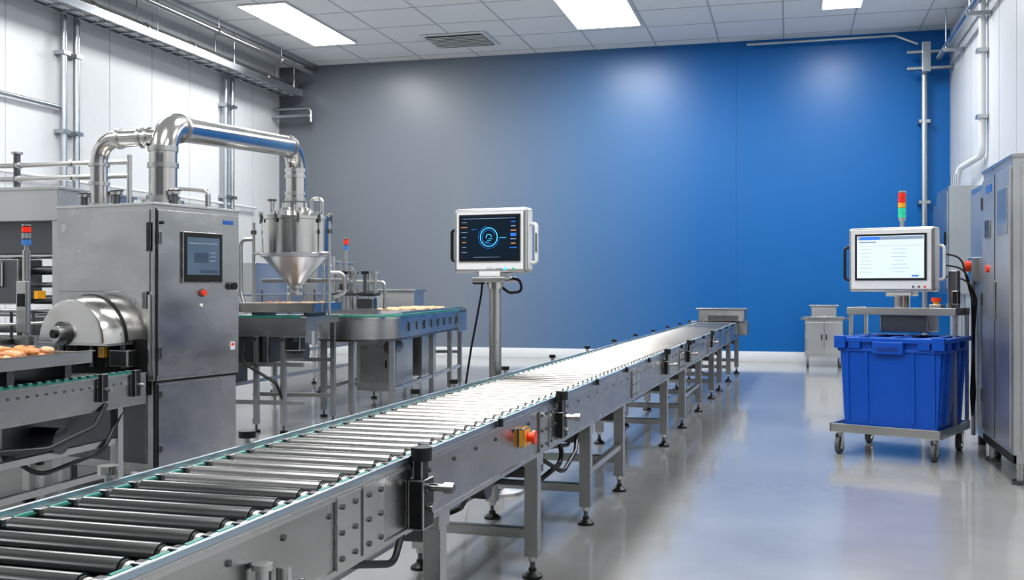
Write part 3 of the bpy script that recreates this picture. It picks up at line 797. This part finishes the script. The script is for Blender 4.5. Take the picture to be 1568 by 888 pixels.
b = B('blue_storage_crate', (CX+.035, CY-.02, .034), CR)
z0, z1 = .232, .98
def shell(wb, wt, yb0, yb1, yt0, yt1, z0, z1):
    return [(-wb, yb0, z0), (wb, yb0, z0), (wb, yb1, z0), (-wb, yb1, z0), (-wt, yt0, z1), (wt, yt0, z1), (wt, yt1, z1), (-wt, yt1, z1)]
vs = shell(.385, .425, -.42, .34, -.45, .38, z0-.04, z1)+shell(.365, .405, -.40, .32, -.43, .36, z0+.02, z1)
fs = [(0, 3, 2, 1), (0, 1, 5, 4), (1, 2, 6, 5), (2, 3, 7, 6), (3, 0, 4, 7), (8, 9, 10, 11), (8, 12, 13, 9), (9, 13, 14, 10), (10, 14, 15, 11), (11, 15, 12, 8),
      (4, 5, 13, 12), (5, 6, 14, 13), (6, 7, 15, 14), (7, 4, 12, 15)]
b.raw(vs, fs, BLUEP)
def rimband(x, y0, y1, za, zb, th):
    b.box(-x, x, y0, y0+th, za, zb, BLUEP, .006); b.box(-x, x, y1-th, y1, za, zb, BLUEP, .006)
    b.box(-x, -x+th, y0+.001, y1-.001, za, zb, BLUEP, .006); b.box(x-th, x, y0+.001, y1-.001, za, zb, BLUEP, .006)
rimband(.46, -.485, .41, .945, .985, .05)
rimband(.44, -.465, .39, .865, .89, .03)
for x in (-.37, -.20, .20, .37):
    b.obox((x*.97, -.437, .57), (.03, .02, .62), BLUEP, Matrix.Rotation(math.radians(2.3), 3, 'X'), .006)
for y in (-.38, -.2, .1, .28):
    for sgn in (-1, 1):
        b.obox((sgn*.409, y, .57), (.02, .03, .62), BLUEP, Matrix.Rotation(math.radians(sgn*3.1), 3, 'Y'), .006)
for x in (-.29, .29): b.box(x-.05, x+.05, -.48, -.45, .89, .945, BLUEP, .004)
for y in (-.3, -.02, .26): b.box(.425, .455, y-.05, y+.05, .89, .945, BLUEP, .004)
b.box(-.13, .13, -.505, -.455, .85, .955, BLUEP, .01); b.box(-.09, .09, -.508, -.503, .87, .915, BLUED, .003)
for sx in (-.41, .41): b.box(sx-.05, sx+.05, -.50, -.46, .89, 1.0, BLUEP, .008)
b.box(-.39, .39, -.41, -.15, .93, .955, BLUEP, .006); b.box(-.39, .39, .10, .34, .93, .955, BLUEP, .006)
b.box(-.39, .39, -.15, .1, .85, .86, BLUED)
for sx in (-.3, 0, .3): b.box(sx-.04, sx+.04, -.43, -.12, .955, .99, BLUEP, .008)
for sx in (-.3, 0, .3): b.box(sx-.04, sx+.04, .08, .36, .955, .99, BLUEP, .008)
b.cyl((-.4, -.15, .965), (.4, -.15, .965), .015, BLUEP)
b.done()

# ---------------------------------------------------------------- right steel cabinets
b = B('stainless_control_cabinet', (1.585, 8.42, 0), 0)
LY = 1.24
b.box(0, .95, 0, LY, .16, 2.42, STEELC, .006)
b.box(-.012, .96, -.012, LY+.01, 2.40, 2.43, STEEL, .004)
b.box(-.018, 0, .05, LY-.04, .26, 2.34, STEELC, .005)
b.box(-.022, -.018, .62, .63, .26, 2.34, DARK)
b.box(-.024, -.018, .12, .5, 1.85, 2.2, STEEL, .003)
b.box(-.035, -.018, .56, .585, 1.2, 1.5, BLACK, .005)
for z in (.5, 1.3, 2.1): b.box(-.03, -.016, LY-.07, LY-.04, z, z+.1, STEELD)
b.box(-.03, -.018, .8, 1.02, 1.85, 2.0, STEELD, .004); b.box(-.022, -.018, .75, 1.0, 2.22, 2.28, BLUEL)
b.cyl((-.018, .9, 1.6), (-.04, .9, 1.6), .03, ORG)
b.box(-.005, .02, 0, LY, .16, .22, DARK)
for lx in (.06, .89):
    for ly in (.07, LY-.07):
        b.cyl((lx, ly, .03), (lx, ly, .16), .028, STEEL); b.cyl((lx, ly, 0), (lx, ly, .03), .06, STEELD)
b.box(.05, .88, -.012, 0, .24, 2.34, STEELC, .005)
b.done()
b = B('blue_grey_cabinet', (1.64, 9.75, 0), 0)
b.box(0, .9, 0, .9, .12, 2.36, GUIDE, .01)
b.box(-.012, 0, .05, .85, .2, 2.3, STEELC, .005)
b.box(-.07, 0, .42, .64, 1.5, 1.72, STEEL, .01); b.cyl((-.07, .53, 1.64), (-.11, .53, 1.64), .05, ORG)
b.cyl((-.04, .53, .12), (-.04, .53, 1.5), .02, STEEL)
for lx in (.08, .8):
    for ly in (.08, .8): b.cyl((lx, ly, 0), (lx, ly, .12), .035, BLACK)
b.done()

b = B('steel_utility_cart', (.60, 20.2, 0), 0)
b.box(-.36, .36, -.3, .3, .86, .92, STEEL, .006); b.box(-.33, .33, -.27, .27, .18, .86, STEELC, .006)
b.box(-.31, -.01, -.285, -.27, .24, .82, STEELC, .004); b.box(.01, .31, -.285, -.27, .24, .82, STEELC, .004)
b.box(-.05, -.03, -.30, -.285, .5, .6, BLACK); b.box(.03, .05, -.30, -.285, .5, .6, BLACK)
b.box(-.22, .22, -.2, .2, .92, 1.1, STEELC, .01); b.box(-.26, .26, -.24, .24, 1.1, 1.13, STEEL, .005)
b.box(-.4, -.36, -.2, .2, .86, .9, STEEL); b.box(.36, .46, -.2, .2, .88, .9, STEEL)
for lx in (-.28, .28):
    for ly in (-.22, .22):
        b.box(lx-.02, lx+.02, ly-.02, ly+.02, .1, .18, STEEL); b.cyl((lx-.02, ly, .06), (lx+.02, ly, .06), .06, RUBBER)
b.done()

# ---------------------------------------------------------------- world, camera
w = bpy.data.worlds.new('World'); S.world = w; w.use_nodes = True
w.node_tree.nodes['Background'].inputs[0].default_value = (.8, .88, 1, 1)
w.node_tree.nodes['Background'].inputs[1].default_value = .5
cd = bpy.data.cameras.new('Camera'); cam = bpy.data.objects.new('Camera', cd); S.collection.objects.link(cam)
cam.location = (0, 0, 1.45); cam.rotation_euler = (math.radians(90), 0, math.radians(14.7))
cd.sensor_width = 36; cd.lens = 37.2; cd.shift_y = -.0026; cd.clip_end = 100
S.camera = cam
S.view_settings.view_transform = 'Standard'
try: S.view_settings.look = 'Medium High Contrast'
except Exception: S.view_settings.look = 'None'
S.view_settings.exposure = -0.03
